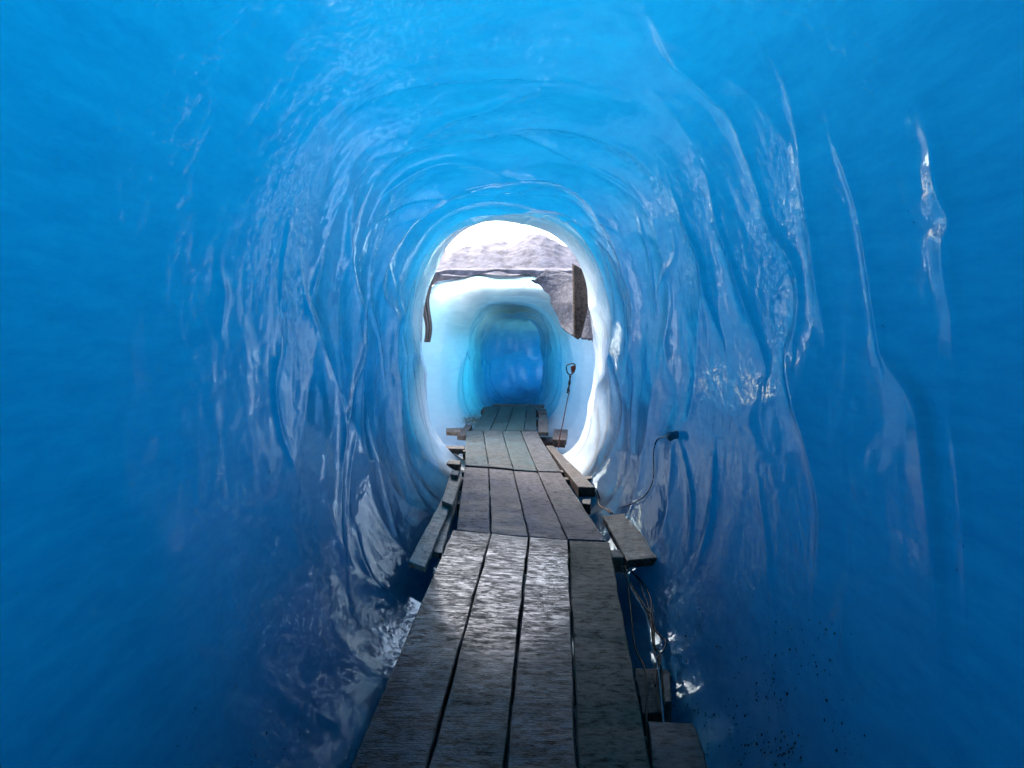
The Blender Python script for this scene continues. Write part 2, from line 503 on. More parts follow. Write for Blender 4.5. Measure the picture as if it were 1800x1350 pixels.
def ridge_field(S, P):
    out = np.zeros_like(S)
    q = P.copy()
    for pts, H, w0, w1 in RIDGES:
        roof_ = max(v for _, v in pts) < 425 and max(u for u, _ in pts) < 1280
        H, w0, w1 = (H * 1.15, w0 * 0.7, w1 * 0.7) if roof_ else (H * 0.72, w0 * 0.5, w1 * 0.5)
        W = np.array([to_wall(u, v) for u, v in pts])
        ang = np.unwrap(W[:, 1])
        X, Yv = W[:, 0], ang * 1.3
        # smooth polyline
        t = np.arange(len(X)); tt = np.linspace(0, len(X) - 1, (len(X) - 1) * 5 + 1)
        def cr(A):
            r = []
            for v in tt:
                i = min(int(v), len(A) - 2); f = v - i
                p0, p1, p2, p3 = A[max(i - 1, 0)], A[i], A[i + 1], A[min(i + 2, len(A) - 1)]
                r.append(0.5 * (2 * p1 + (p2 - p0) * f + (2 * p0 - 5 * p1 + 4 * p2 - p3) * f * f + (3 * p1 - p0 - 3 * p2 + p3) * f ** 3))
            return np.array(r)
        X, Yv = cr(X), cr(Yv)
        mid = (Yv.min() + Yv.max()) / 2
        Q = (q - mid / 1.3 + np.pi) % (2 * np.pi) - np.pi + mid / 1.3
        Y = Q * 1.3
        pad = 4 * max(w0, w1)
        m = (S > X.min() - pad) & (S < X.max() + pad) & (Y > Yv.min() - pad) & (Y < Yv.max() + pad)
        if not m.any(): continue
        sx, sy = S[m], Y[m]
        best = np.full(sx.shape, 1e9); sgn = np.zeros(sx.shape); par = np.zeros(sx.shape)
        n = len(X) - 1
        for k in range(n):
            ex, ey = X[k + 1] - X[k], Yv[k + 1] - Yv[k]
            L2 = ex * ex + ey * ey + 1e-9
            t_ = np.clip(((sx - X[k]) * ex + (sy - Yv[k]) * ey) / L2, 0, 1)
            dx, dy = sx - (X[k] + t_ * ex), sy - (Yv[k] + t_ * ey)
            d = np.sqrt(dx * dx + dy * dy)
            c = d < best
            best = np.where(c, d, best)
            sgn = np.where(c, dx, sgn)                  # before / after along the tunnel
            par = np.where(c, (k + t_) / n, par)
        wid = np.where(sgn < 0, w0, w1)
        fade = np.clip(np.sin(np.pi * (0.06 + 0.88 * par)), 0, 1) ** 0.8
        out[m] += H * fade * np.exp(-np.sqrt((best / wid) ** 2 + 0.02))
    return out


# ---- near tunnel: from behind the camera to the broken rim under the open sky
def near_disp(S, P, rad):
    side = np.cos(P)                                   # +1 right wall, -1 left wall
    up = np.sin(P)
    x3, z3 = np.cos(P) * 1.25, np.sin(P) * 1.6
    wu = 0.7 * fbm(S * 0.9, x3 * 1.0 + 5, z3 * 1.0, 2)
    wv = 0.6 * fbm(S * 0.8 + 9, x3 * 0.9, z3 * 0.9 + 3, 2)
    f1 = scallops(S / 0.68 + wu, P / (2 * np.pi) * 8 + wv, 8, 3)
    f2 = scallops(S / 0.34 + wu * 1.3 + 0.4, P / (2 * np.pi) * 14 + wv * 1.4, 14, 41)
    grow = 0.35 + 0.65 * sstep(S, 2.0, 4.5)
    left_smooth = 1 - 0.7 * sstep(-side, 0.2, 0.8) * (1 - sstep(S, 2.2, 3.6))
    roof = 1 + 0.1 * sstep(up, 0.5, 0.95)
    amp = grow * left_smooth * roof
    m2 = sstep(fbm(S * 0.5 + 20, x3 * 0.6, z3 * 0.6, 2), -0.3, 0.35)
    d = amp * ((0.06 + 0.06 * sstep(S, 3.5, 6.5)) * (0.28 - f1) + (0.006 + 0.03 * sstep(S, 4.5, 6.5)) * m2 * (0.25 - f2))
    d += 0.05 * fbm(S * 0.55, x3 * 0.55, z3 * 0.55 + 11, 3)
    d += 0.003 * fbm(S * 6, x3 * 5, z3 * 2.2, 3)
    d -= ridge_field(S, P)
    floor = sstep(-up, 0.80, 0.97)
    return d * (1 - 0.75 * floor)


ss = np.concatenate([np.arange(-7, 0.7, 0.11), np.arange(0.7, 8.35, 0.017)])
near = build_ice(
    'ice_tunnel', ss,
    lambda S: (0.03 * np.sin(S * 0.7) - 0.01, S, 0 * S, 1 + 0 * S),
    lambda S, P: NEAR_A(S),
    lambda S, P: NEAR_T(S),
    lambda S, P: FLOOR_ICE + 0 * S,
    near_disp,
    lambda S, P: ((0.95 + 0.42 * sstep(-np.sin(P), -0.85, 0.4) + 0.38 * sstep(-np.cos(P), 0.1, 0.8)) * (1 - 0.80 * sstep(S, 6.6, 8.5)) + 0.06),
    384, 8, expo=lambda S, P: 2.55 + sstep(-np.sin(P), 0.0, 0.6) * (0.35 + 0.6 * sstep(np.cos(P), -0.3, 0.3)),
    yoff=lambda S, P: sstep(S, 7.0, 8.35) * (0.22 * fbm(np.cos(P) * 1.6, np.sin(P) * 1.6, 4.0, 3) + 0.18 * np.cos(P)))
tag(near, 'long blue ice tunnel with scalloped glossy walls round the boardwalk', kind='structure')


# ---- far tunnel: a flared mouth, then a bend to the right
def far_centre(S):
    # straight to y=14.2, then an arc to the right
    y0, rad = 14.4, 2.6
    t = np.maximum(S - y0, 0) / rad
    cx = 0.02 + np.where(S > y0, rad * (1 - np.cos(t)), 0)
    cyy = np.where(S > y0, y0 + rad * np.sin(t), S)
    return cx, cyy, np.sin(t), np.cos(t)


def far_flare(S):
    return 0.62 * (1 - sstep(S, 9.4, 12.2)) ** 1.6


def far_disp(S, P, rad):
    x3, z3 = np.cos(P), np.sin(P)
    wu = 0.3 * fbm(S * 0.9 + 40, x3, z3, 2)
    f1 = scallops(S / 0.5 + wu, P / (2 * np.pi) * 6 + wu, 6, 17)
    d = 0.17 * (0.28 - f1) * (0.25 + 0.65 * sstep(S, 10.3, 11.6))
    return d + 0.05 * fbm(S * 0.6 + 31, x3 * 0.6, z3 * 0.6, 3)


ss = np.concatenate([np.arange(9.35, 14.6, 0.035), np.arange(14.6, 19.5, 0.07)])
far = build_ice(
    'far_ice_tunnel', ss, far_centre,
    lambda S, P: 0.78 + far_flare(S) * (1.0 + 0.1 * np.cos(P) * -1) - 0.17 * sstep(S, 12.6, 14.4),
    lambda S, P: 1.78 + far_flare(S) * (0.62 + 0.10 * vnoise(np.cos(P) * 5, 0.3, 0.7)) - 0.28 * sstep(S, 12.6, 14.4),
    lambda S, P: -0.34 + 0 * S - far_flare(S) * 0.1,
    far_disp,
    lambda S, P: 0.04 + 0.16 * sstep(S, 10.0, 11.5) + 0.75 * sstep(-np.sin(P), -0.9, 0.2) * sstep(S, 9.35, 10.3) + (0.15 + 1.9 * sstep(-np.sin(P), -0.75, 0.0)) * sstep(S, 13.0, 15.4),
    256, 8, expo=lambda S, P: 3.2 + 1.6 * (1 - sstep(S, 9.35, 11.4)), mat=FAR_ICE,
    yoff=lambda S, P: 1.8 * sstep(np.sin(P), 0.1, 0.85) * (1 - sstep(S, 9.35, 12.2)))
tag(far, 'pale cyan mouth of the second ice tunnel turning deep blue inside', kind='structure')

bpy.context.view_layer.update()
BV = {o.name: BVHTree.FromObject(o, bpy.context.evaluated_depsgraph_get()) for o in (near, far)}


def hit(u, v, which='ice_tunnel', lift=0.0):
    loc, nor, idx, dist = BV[which].ray_cast(CAM, ray(u, v))
    return (loc - ray(u, v) * lift) if loc else None


def drop(x, y, which='ice_tunnel', z0=0.9):
    loc, nor, idx, dist = BV[which].ray_cast(Vector((x, y, z0)), Vector((0, 0, -1)))
    return loc, nor


# ------------------------------------------------------------------ ground
def ground():
    xs = np.concatenate([-np.geomspace(3000, 4, 24), np.linspace(-3.6, 3.6, 61), np.geomspace(4, 3000, 24)])
    ys = np.concatenate([-np.geomspace(3000, 9, 22), np.linspace(-8.5, 22, 180), np.geomspace(22.5, 3000, 24)])
    X, Y = np.meshgrid(xs, ys, indexing='ij')
    Z = -0.46 + 0.05 * fbm(X * 1.7, Y * 1.7, 2.2, 4) + 0.6 * sstep(np.abs(X), 1.9, 3.2)  # side banks added out of view to block light from the lower ice
    n, m = X.shape
    V = np.stack([X, Y, Z], -1).reshape(-1, 3)
    i, j = np.meshgrid(np.arange(n - 1), np.arange(m - 1), indexing='ij')
    F = np.stack([i * m + j, (i + 1) * m + j, (i + 1) * m + j + 1, i * m + j + 1], -1).reshape(-1, 4)
    o = link_mesh('ground', V, [tuple(f) for f in F], GROUND, smooth=True)
    tag(o, kind='structure')


ground()


# ------------------------------------------------------------------ boards
def board(name, quad, ztop, thick, mat, parent=None, colour=(1, 1, 1), nseg=10, wav=0.004, warp=0.0):
    """a board whose top face has the four ground corners near-left, near-right, far-right, far-left"""
    nl, nr, fr, fl = [Vector(q) for q in quad]
    org = (nl + nr + fr + fl) / 4
    V, F, UV = [], [], []
    L = ((fl - nl).length + (fr - nr).length) / 2
    W = ((nr - nl).length + (fr - fl).length) / 2
    bev = min(0.006, thick * 0.2)
    zz = ztop if callable(ztop) else (lambda t: ztop)
    prof = []
    for k in range(nseg + 1):
        t = k / nseg
        l = nl.lerp(fl, t); r = nr.lerp(fr, t)
        ax = (r - l).normalized()
        l = l + ax * random.uniform(-wav, wav); r = r + ax * random.uniform(-wav, wav)
        z = (l.z + r.z) / 2 + warp * math.sin(t * math.pi) + random.uniform(-0.0012, 0.0012)
        al = (fl - nl).normalized()
        e = bev if k == 0 else (-bev if k == nseg else 0)
        ring = [l + Vector((0, 0, -thick)), l + Vector((0, 0, -bev)), l + ax * bev + al * e, l.lerp(r, 0.5) + al * e, r - ax * bev + al * e, r + Vector((0, 0, -bev)), r + Vector((0, 0, -thick))]
        for q, p in enumerate(ring):
            p = p.copy()
            V.append(p - org)
            UV.append(((q - 3) / 4 * W, t * L))
    for k in range(nseg):
        for q in range(6):
            a = k * 7 + q
            F.append((a, a + 1, a + 8, a + 7))
        F.append((k * 7 + 6, k * 7, k * 7 + 7, k * 7 + 13))
    F.append(tuple(range(6, -1, -1)))
    F.append(tuple(range(nseg * 7, nseg * 7 + 7)))
    me = bpy.data.meshes.new(name)
    me.from_pydata([tuple(v) for v in V], [], F)
    uvl = me.uv_layers.new(name='UVMap')
    for p in me.polygons:
        for li in p.loop_indices:
            vi = me.loops[li].vertex_index
            uvl.data[li].uv = UV[vi]
    me.update()
    bm = bmesh.new(); bm.from_mesh(me); bmesh.ops.recalc_face_normals(bm, faces=bm.faces); bm.to_mesh(me); bm.free()
    me.materials.append(mat)
    o = bpy.data.objects.new(name, me)
    o.location = org
    o.color = tuple(colour) + (1,)
    COL.objects.link(o)
    if parent:
        o.parent = parent
        o.location = org - parent.location
    return o


def px_board(name, pts, z, thick, mat, colour=(1, 1, 1), parent=None, zfar=None, **kw):
    """corner points in order near-left, near-right, far-right, far-left"""
    zs = [z, z, z if zfar is None else zfar, z if zfar is None else zfar]
    return board(name, [on_z(p[0], p[1], q) for p, q in zip(pts, zs)], z, thick, mat, parent, colour, **kw)


def ext(a, b, f):
    """extend segment b->a beyond a by fraction"""
    return a + (a - b) * f


SECT = [
    dict(near=[(615, 1350), (751, 1350), (887, 1350), (1014, 1350), (1146, 1350)],
         far=[(794, 934), (863, 940), (929, 947), (999, 952), (1071, 955)],
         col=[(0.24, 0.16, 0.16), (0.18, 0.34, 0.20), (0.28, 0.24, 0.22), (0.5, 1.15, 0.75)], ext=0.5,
         label='nearest boardwalk section of four dark wet planks at the photo bottom'),
    dict(near=[(801, 931), (862.6, 938), (930, 944), (998, 949), (1066, 952)],
         far=[(816, 820), (859, 823), (902, 827), (945, 830), (986, 831)],
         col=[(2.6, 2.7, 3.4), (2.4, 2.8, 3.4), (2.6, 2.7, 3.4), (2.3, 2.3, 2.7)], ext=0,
         label='second boardwalk section of pale grey planks with scattered grit, before the open gap'),
    dict(near=[(817, 819), (859.5, 822), (902.5, 826), (945, 829), (987, 830)],
         far=[(819, 758), (849, 757.5), (882, 757.5), (915, 758), (943.6, 758)],
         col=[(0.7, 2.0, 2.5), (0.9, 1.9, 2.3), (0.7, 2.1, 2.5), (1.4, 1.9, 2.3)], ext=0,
         label='third boardwalk section of greenish grey planks under the open gap'),
    dict(near=[(827, 757), (860.6, 757), (888.6, 757), (920.7, 757), (943, 757)],
         far=[(856, 714), (880, 714), (902.5, 714), (926, 714), (943, 714)],
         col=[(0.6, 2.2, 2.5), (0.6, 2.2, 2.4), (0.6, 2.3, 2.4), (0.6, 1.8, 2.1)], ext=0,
         label='farthest boardwalk section leading into the second tunnel'),
]
for k, s in enumerate(SECT):
    A = [on_z(u, v, 0) for u, v in s['near']]
    B = [on_z(u, v, 0) for u, v in s['far']]
    if s['ext']:
        A = [ext(a, b, s['ext']) for a, b in zip(A, B)]
    dz = [0.012, 0.0, 0.006, 0.0][k]
    mid = (A[2] + B[2]) / 2
    e = empty('boardwalk_section', (mid.x, mid.y, -0.2))
    tag(e, s['label'], 'boardwalk', 'boardwalk sections laid end to end')
    for q in range(4):
        g = 0.004 + 0.003 * random.random()
        ax = (A[4] - A[0]).normalized(); ay = (B[2] - A[2]).normalized()
        zo = Vector((0, 0, dz + random.uniform(-0.003, 0.003)))
        n_end = random.uniform(0.002, 0.022); f_end = random.uniform(0.0, 0.012)
        quad = [A[q] + ax * g + ay * n_end + zo, A[q + 1] - ax * g * 0.4 + ay * n_end + zo,
                B[q + 1] - ax * g * 0.4 - ay * f_end + zo, B[q] + ax * g - ay * f_end + zo]
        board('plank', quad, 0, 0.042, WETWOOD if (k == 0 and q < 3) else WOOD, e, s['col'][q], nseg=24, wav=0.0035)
    # bearers lying across underneath
    for t in (0.06, 0.52, 0.94):
        c = A[2].lerp(B[2], t); wdt = (A[4].lerp(B[4], t) - A[0].lerp(B[0], t)).length / 2 + random.uniform(0.0, 0.03)
        z = -0.050 + dz
        p = lambda sx, sy: Vector((c.x + sx * wdt, c.y + sy * 0.05, z))
        board('cross_beam', [p(-1, -1), p(1, -1), p(1, 1), p(-1, 1)], 0, 0.11, ROUGHWOOD, e, (0.8, 0.75, 0.7), nseg=2)


def c2(x, y): return (680 + x / 3.4615, 700 + y / 3.4615)
def c3(x, y): return (600 + x / 2.7273, 920 + y / 2.7273)
def c6(x, y): return (1100 + x / 2.077, 700 + y / 2.077)


G = 'loose timbers beside the boardwalk'
def loose(name, pts, z, th, col, label, cat='plank', mat=None, **kw):
    o = px_board(name, pts, z, th, mat or ROUGHWOOD, col, **kw)
    tag(o, label, cat, G)
    return o


# left of the boards
loose('loose_plank', [c2(131, 992), c2(232, 1026), c2(415, 590), c2(350, 580)], -0.01, 0.035, (5.0, 4.6, 4.2),
      'long grey plank lying along the left edge of the boardwalk, nearest end free')
loose('loose_plank', [c2(334, 622), c2(400, 650), c2(458, 470), c2(384, 462)], 0.032, 0.04, (4.0, 3.6, 3.1),
      'short plank lapped over the far end of the long left plank')
loose('loose_plank', [c2(272, 930), c2(336, 945), c2(444, 560), c2(420, 560)], -0.06, 0.04, (4.6, 4.2, 3.9),
      'narrow plank squeezed between long left plank and the boardwalk')
loose('timber_scrap', [c2(362, 204), c2(450, 208), c2(458, 180), c2(362, 182)], -0.02, 0.05, (2.0, 1.7, 1.4),
      'pale brown timber end at the left wall, farthest left scrap', 'timber')
loose('timber_scrap', [c2(428, 222), c2(478, 226), c2(520, 160), c2(480, 158)], -0.03, 0.07, (0.9, 0.8, 0.75),
      'dark block against the left edge of the third boardwalk section', 'timber')
loose('timber_scrap', [c2(345, 306), c2(474, 308), c2(476, 288), c2(345, 288)], -0.035, 0.06, (0.8, 0.75, 0.75),
      'dark straight beam end sticking out left of third boardwalk section', 'timber')
loose('timber_scrap', [c2(300, 430), c2(318, 446), c2(440, 320), c2(400, 316)], -0.13, 0.06, (0.7, 0.6, 0.55),
      'dark stick lying slantwise in the ice gutter left of the boards', 'timber')
loose('timber_scrap', [c2(362, 398), c2(446, 404), c2(452, 380), c2(366, 376)], -0.12, 0.07, (0.45, 0.42, 0.42),
      'black wet block below the slanting stick on the left', 'timber')
loose('timber_scrap', [c2(388, 462), c2(432, 470), c2(442, 440), c2(398, 438)], 0.075, 0.035, (1.6, 1.6, 1.6),
      'small grey chip on the far end of the short lapped plank', 'timber')
loose('timber_scrap', [c2(572, 72), c2(600, 76), c2(612, 52), c2(590, 50)], 0.0, 0.08, (0.5, 0.45, 0.4),
      'dark stub at the left corner of the farthest boardwalk section', 'timber')
# right of the boards
loose('loose_beam', [c2(1168, 540), c2(1270, 542), c2(1012, 288), c2(968, 288)], -0.02, 0.09, (0.45, 0.30, 0.25),
      'long brown beam lying along the right edge of third boardwalk section', 'beam')
loose('timber_scrap', [c2(1212, 494), c2(1256, 484), c2(1254, 472), c2(1205, 474)], -0.02, 0.05, (0.9, 0.6, 0.5),
      'small brown wedge behind the long right beam', 'timber')
loose('timber_scrap', [c2(1192, 640), c2(1236, 646), c2(1242, 612), c2(1190, 614)], -0.06, 0.09, (0.5, 0.5, 0.5),
      'black block between second boardwalk section and the right ice wall', 'timber')
loose('loose_plank', [c2(1462, 986), c2(1670, 968), c2(1482, 698), c2(1316, 714)], 0.0, 0.05, (0.32, 0.26, 0.23),
      'wide short dark brown plank sloping beside the wall at right')
loose('timber_scrap', [c2(1366, 968), c2(1462, 966), c2(1456, 918), c2(1356, 922)], -0.02, 0.10, (0.9, 1.0, 0.95),
      'grey beam end under the nearest section at its far right corner', 'timber')
loose('timber_scrap', [c2(916, 92), c2(972, 94), c2(968, 64), c2(916, 62)], -0.03, 0.06, (0.7, 0.55, 0.5),
      'dark stub at the right corner of the farthest boardwalk section', 'timber')
loose('loose_plank', [c2(920, 204), c2(982, 206), c2(976, 98), c2(922, 98)], -0.02, 0.05, (1.3, 1.4, 1.4),
      'short greenish plank right of the farthest boardwalk section')
loose('timber_scrap', [c2(1008, 250), c2(1092, 254), c2(1100, 190), c2(1016, 186)], -0.08, 0.07, (1.1, 0.95, 0.95),
      'square grey-brown block on the ice right of the third section', 'timber')
loose('loose_beam', [c2(925, 262), c2(1085, 270), c2(1080, 238), c2(918, 236)], -0.15, 0.07, (0.7, 0.45, 0.4),
      'dark reddish beam crossing below the square block on the right', 'beam')
loose('loose_plank', [(1156, 1420), (1268, 1420), c3(1692, 955), c3(1466, 945)], -0.06, 0.045, (0.55, 0.5, 0.5),
      'dark plank in the bottom right corner of the boardwalk')
loose('timber_block', [c3(1440, 915), c3(1560, 905), c3(1575, 700), c3(1402, 690)], -0.17, 0.1, (0.22, 0.2, 0.2),
      'black sodden timber under the cables at lower right', 'timber')
loose('loose_plank', [c3(1548, 860), c3(1582, 850), c3(1578, 712), c3(1540, 712)], -0.10, 0.10, (1.1, 0.8, 0.65),
      'narrow upright board edge beside the black sodden timber')
# thin boards crossing past the end
for (pts, lab) in (([c2(640, 42), c2(770, 46), c2(765, 36), c2(665, 33)], 'thin flat board across the left end of the boardwalk'),
                   ([c2(770, 46), c2(955, 50), c2(958, 38), c2(765, 36)], 'thin flat board across the right end of the boardwalk')):
    loose('cross_board', pts, 0.0, 0.03, (0.7, 0.9, 0.9), lab, 'plank')


# ------------------------------------------------------------------ tubes
def tube(name, pts, rad, mat, parent=None, sides=8, closed=False, res=6):
    P = [Vector(p) for p in pts]
    # Catmull-Rom
    out = []
    n = len(P)
    rng_ = range(n if closed else n - 1)
    for i in rng_:
        p0, p1, p2, p3 = (P[(i - 1) % n] if closed or i > 0 else P[0]), P[i], P[(i + 1) % n], (P[(i + 2) % n] if closed or i + 2 < n else P[-1])
        for k in range(res):
            t = k / res
            out.append(0.5 * ((2 * p1) + (p2 - p0) * t + (2 * p0 - 5 * p1 + 4 * p2 - p3) * t * t + (3 * p1 - p0 - 3 * p2 + p3) * t ** 3))
    if not closed: out.append(P[-1])
    V, F = [], []
    N = len(out)
    for i, p in enumerate(out):
        a = out[(i - 1) % N] if closed or i > 0 else p
        b = out[(i + 1) % N] if closed or i < N - 1 else p
        t = (b - a).normalized()
        u = t.orthogonal() if abs(t.z) > 0.98 else t.cross(Vector((0, 0, 1)))
        u.normalize(); v = t.cross(u)
        r = rad if not callable(rad) else rad(i / max(1, N - 1))
        for s in range(sides):
            an = 2 * math.pi * s / sides
            V.append(p + (u * math.cos(an) + v * math.sin(an)) * r)
    for i in range(N if closed else N - 1):
        i2 = (i + 1) % N
        for s in range(sides):
            s2 = (s + 1) % sides
            F.append((i * sides + s, i * sides + s2, i2 * sides + s2, i2 * sides + s))
    if not closed:
        F.append(tuple(range(sides - 1, -1, -1)))
        F.append(tuple(range((N - 1) * sides, N * sides)))
    return link_mesh(name, V, F, mat, parent, smooth=True)


def cable_pts(raw, z=None, lift=0.012):
    out = []
    for q in raw:
        u, v = c3(*q[:2])
        h = hit(u, v, lift=lift)
        zz = q[2] if len(q) > 2 else None
        out.append(on_z(u, v, zz) if zz is not None else (h if h else on_z(u, v, -0.15)))
    return out


CB = 'cables running along the right of the nearest section'
main = [(1355, 205, -.05), (1388, 290, -.10), (1440, 395, -.12), (1490, 470, -.13), (1502, 600, -.13), (1520, 690, -.13), (1530, 800, -.13), (1548, 945, -.13), (1575, 1180, -.14)]
def shift(pts, f): return [(p[0] + f(i)[0], p[1] + f(i)[1], p[2] + 0.004 * f(i)[0] / 6) for i, p in enumerate(pts)]
cab = [
    (main, CABLE, 0.007, 'brown cable at the middle of the bundle beside the boards'),
    (shift(main, lambda i: (-10 + 5 * (i % 3), 3)), CABLE_B, 0.006, 'black cable hugging the left side of the cable bundle'),
    (shift(main, lambda i: (12 - 7 * ((i + 1) % 3), -2)), CABLE, 0.006, 'brown cable weaving on the right side of the bundle'),
    ([(1370, 220, -.05), (1378, 330, -.12), (1388, 420, -.13), (1410, 600, -.13), (1446, 672, -.12), (1466, 760, -.11), (1462, 900, -.10), (1468, 1050, -.09), (1482, 1180, -.10)], CABLE, 0.007,
     'single brown cable running apart, close to the nearest planks'),
    ([(1392, 230, -.05), (1440, 280, -.10), (1482, 360, -.11), (1500, 500, -.12), (1552, 560, -.12), (1545, 605, -.12), (1512, 660, -.11), (1506, 780, -.11)], CABLE_B, 0.006,
     'black cable bowing out to the right of the bundle'),
    ([(1368, 215, -.05), (1420, 262, -.09), (1452, 340, -.10), (1482, 440, -.11), (1492, 560, -.115), (1530, 640, -.11), (1500, 760, -.11)], CABLE, 0.005,
     'thin brown cable crossing over the top of the bundle'),
    ([(1372, 235, -.04), (1384, 300, -.085), (1425, 375, -.10), (1462, 440, -.115), (1474, 500, -.10), (1488, 590, -.10), (1518, 690, -.10), (1530, 800, -.10), (1545, 942, -.10), (1552, 1100, -.13)], CABLE_C, 0.0038,
     'pale blue cable in the bundle beside the nearest planks'),
]
for pts, mat, r, lab in cab:
    o = tube('cable', cable_pts(pts), r * 0.75, mat)
    tag(o, lab, 'cable', CB)

# second small run of wires by the second section
for dx, mat, lab in ((0, CABLE, 'brown wire hanging from the long right beam'), (14, CABLE_B, 'black wire hanging from the long right beam')):
    P = [c2(1262 + dx, 560), c2(1282 + dx, 610), c2(1296 + dx, 655), c2(1330 + dx, 672), c2(1360 + dx, 700)]
    o = tube('wire', [on_z(u, v, z) for (u, v), z in zip(P, (-.03, -.10, -.13, -.10, -.06))], 0.006, mat)
    tag(o, lab, 'wire')

# ------------------------------------------------------------------ pipe in the right wall with its wire
ph = hit(1190, 764)
if ph:
    e = empty('drain_pipe', ph)
    tag(e, 'short blue-grey pipe stub poking out of the right ice wall', 'pipe')
    d = Vector((-0.85, -0.35, -0.1)).normalized()
    tube('pipe_body', [ph - d * 0.10, ph, ph + d * 0.05], 0.026, PIPE, e, sides=16)
    tube('pipe_collar', [ph + d * 0.045, ph + d * 0.06], 0.031, PIPE, e, sides=16, res=2)
    q = [c6(155, 120), c6(116, 150), c6(101, 200), c6(101, 290), c6(75, 350), c6(30, 382), c6(-20, 400)]
    pts = [ph + d * 0.06]
    for u, v in q[1:]:
        h = hit(u, v, lift=0.03)
        if h: pts.append(h)
    o = tube('wire', pts, 0.004, CABLE_B)
    tag(o, 'thin black wire looping down the right ice wall from the pipe', 'wire')

# ------------------------------------------------------------------ grit on the ice
def grit():
    V, F = [], []
    def chip(loc, nor, s):
        b = len(V)
        u = nor.orthogonal().normalized(); v = nor.cross(u)
        k = 5
        an0 = random.random() * 6
        e = random.uniform(0.25, 1.0)
        for i in range(k):
            an = an0 + 2 * math.pi * i / k
            r = s * random.uniform(0.6, 1.2)
            V.append(loc + u * math.cos(an) * r + v * math.sin(an) * r * e - nor * 0.003)
        V.append(loc + nor * s * random.uniform(0.3, 0.6))
        for i in range(k): F.append((b + i, b + (i + 1) % k, b + k))
        F.append(tuple(b + i for i in range(k - 1, -1, -1)))
    def spray(u0, u1, v0, v1, n, smin, smax, cl=0.5):
        cs = [(random.uniform(u0, u1), random.uniform(v0, v1)) for _ in range(max(2, n // 14))]
        for _ in range(n):
            if random.random() < cl:
                c = random.choice(cs); u, v = random.gauss(c[0], 14), random.gauss(c[1], 16)
            else:
                u, v = random.uniform(u0, u1), random.uniform(v0, v1)
            loc, nor, i, dd = BV['ice_tunnel'].ray_cast(CAM, ray(u, v))
            if loc is None: continue
            s = random.uniform(smin, smax) * (0.6 + 0.8 * random.random())
            chip(loc, nor if nor.dot(ray(u, v)) < 0 else -nor, s)
    spray(1130, 1520, 1080, 1350, 420, 0.0015, 0.009, 0.8)
    spray(1180, 1420, 1180, 1350, 160, 0.003, 0.010, 0.8)
    spray(1090, 1260, 860, 1100, 120, 0.002, 0.008)
    spray(1050, 1180, 700, 900, 60, 0.003, 0.008, 0.3)
    spray(300, 640, 1080, 1350, 60, 0.002, 0.006, 0.4)
    spray(440, 500, 1310, 1350, 14, 0.004, 0.009, 0.8)
    spray(680, 770, 980, 1120, 90, 0.003, 0.009, 0.5)
    spray(0, 500, 700, 1350, 30, 0.0015, 0.004, 0.0)
    spray(480, 780, 560, 1000, 60, 0.002, 0.006, 0.3)
    spray(1200, 1700, 250, 1050, 40, 0.0015, 0.005, 0.2)
    o = link_mesh('grit', V, F, GRIT)
    tag(o, 'scattered black grit and dirt specks on the lower ice walls', 'grit', kind='stuff')


grit()

# ------------------------------------------------------------------ beyond the rim
def sheet(name, fn, nu, nv, mat, thick=0.06, smooth=True, parent=None):
    """closed slab: fn(u, v) top surface, bottom offset along -normal"""
    U, Vv = np.meshgrid(np.linspace(0, 1, nu), np.linspace(0, 1, nv), indexing='ij')
    P = fn(U, Vv)
    du = np.gradient(P, axis=0); dv = np.gradient(P, axis=1)
    N = np.cross(du, dv); N /= np.linalg.norm(N, axis=-1, keepdims=True) + 1e-9
    Q = P - N * thick
    V = np.concatenate([P.reshape(-1, 3), Q.reshape(-1, 3)])
    i, j = np.meshgrid(np.arange(nu - 1), np.arange(nv - 1), indexing='ij')
    F1 = np.stack([i * nv + j, (i + 1) * nv + j, (i + 1) * nv + j + 1, i * nv + j + 1], -1).reshape(-1, 4)
    o0 = nu * nv
    F2 = (F1 + o0)[:, ::-1]
    faces = [tuple(f) for f in F1] + [tuple(f) for f in F2]
    b = [(k, 0) for k in range(nu)] + [(nu - 1, k) for k in range(1, nv)] + [(k, nv - 1) for k in range(nu - 2, -1, -1)] + [(0, k) for k in range(nv - 2, 0, -1)]
    idx = [p * nv + q for p, q in b]
    for k in range(len(idx)):
        a, c = idx[k], idx[(k + 1) % len(idx)]
        faces.append((c, a, o0 + a, o0 + c))
    return link_mesh(name, V, faces, mat, parent, smooth)


# rumpled slope above the far tunnel
def slope_fn(U, Vv):
    x = -3.4 + 6.8 * U
    t = Vv
    y = 11.9 + 9.0 * t ** 1.5
    hump = np.exp(-((x - 0.45) / 0.85) ** 2) * 0.40 + 0.18 * np.exp(-((x + 1.0) / 0.8) ** 2)
    rise = sstep(t, 0.0, 0.45)
    z = 2.26 + rise * (0.42 + 1.15 * hump) - 0.2 * sstep(t, 0.7, 1.0)
    f = fbm(x * 1.6, y * 1.6, 3.0, 5)
    fold = np.abs(fbm(x * 3.2 + 8, y * 1.3, 1.0, 4))
    z = z + rise * (0.06 * f - 0.15 * fold + 0.10) + 0.05 * fbm(x * 2.3, 0 * x, 7.0, 3)
    y = y + 0.10 * f - 0.10 * fold * rise
    z = z + 0.03 * np.sin(x * 3.0) * (1 - rise)
    return np.stack([x, y, z], -1)


sl_ = sheet('snow_slope', slope_fn, 150, 130, SLOPE, 0.03)
tag(sl_, 'rumpled pale grey slope above the second tunnel mouth', kind='structure')


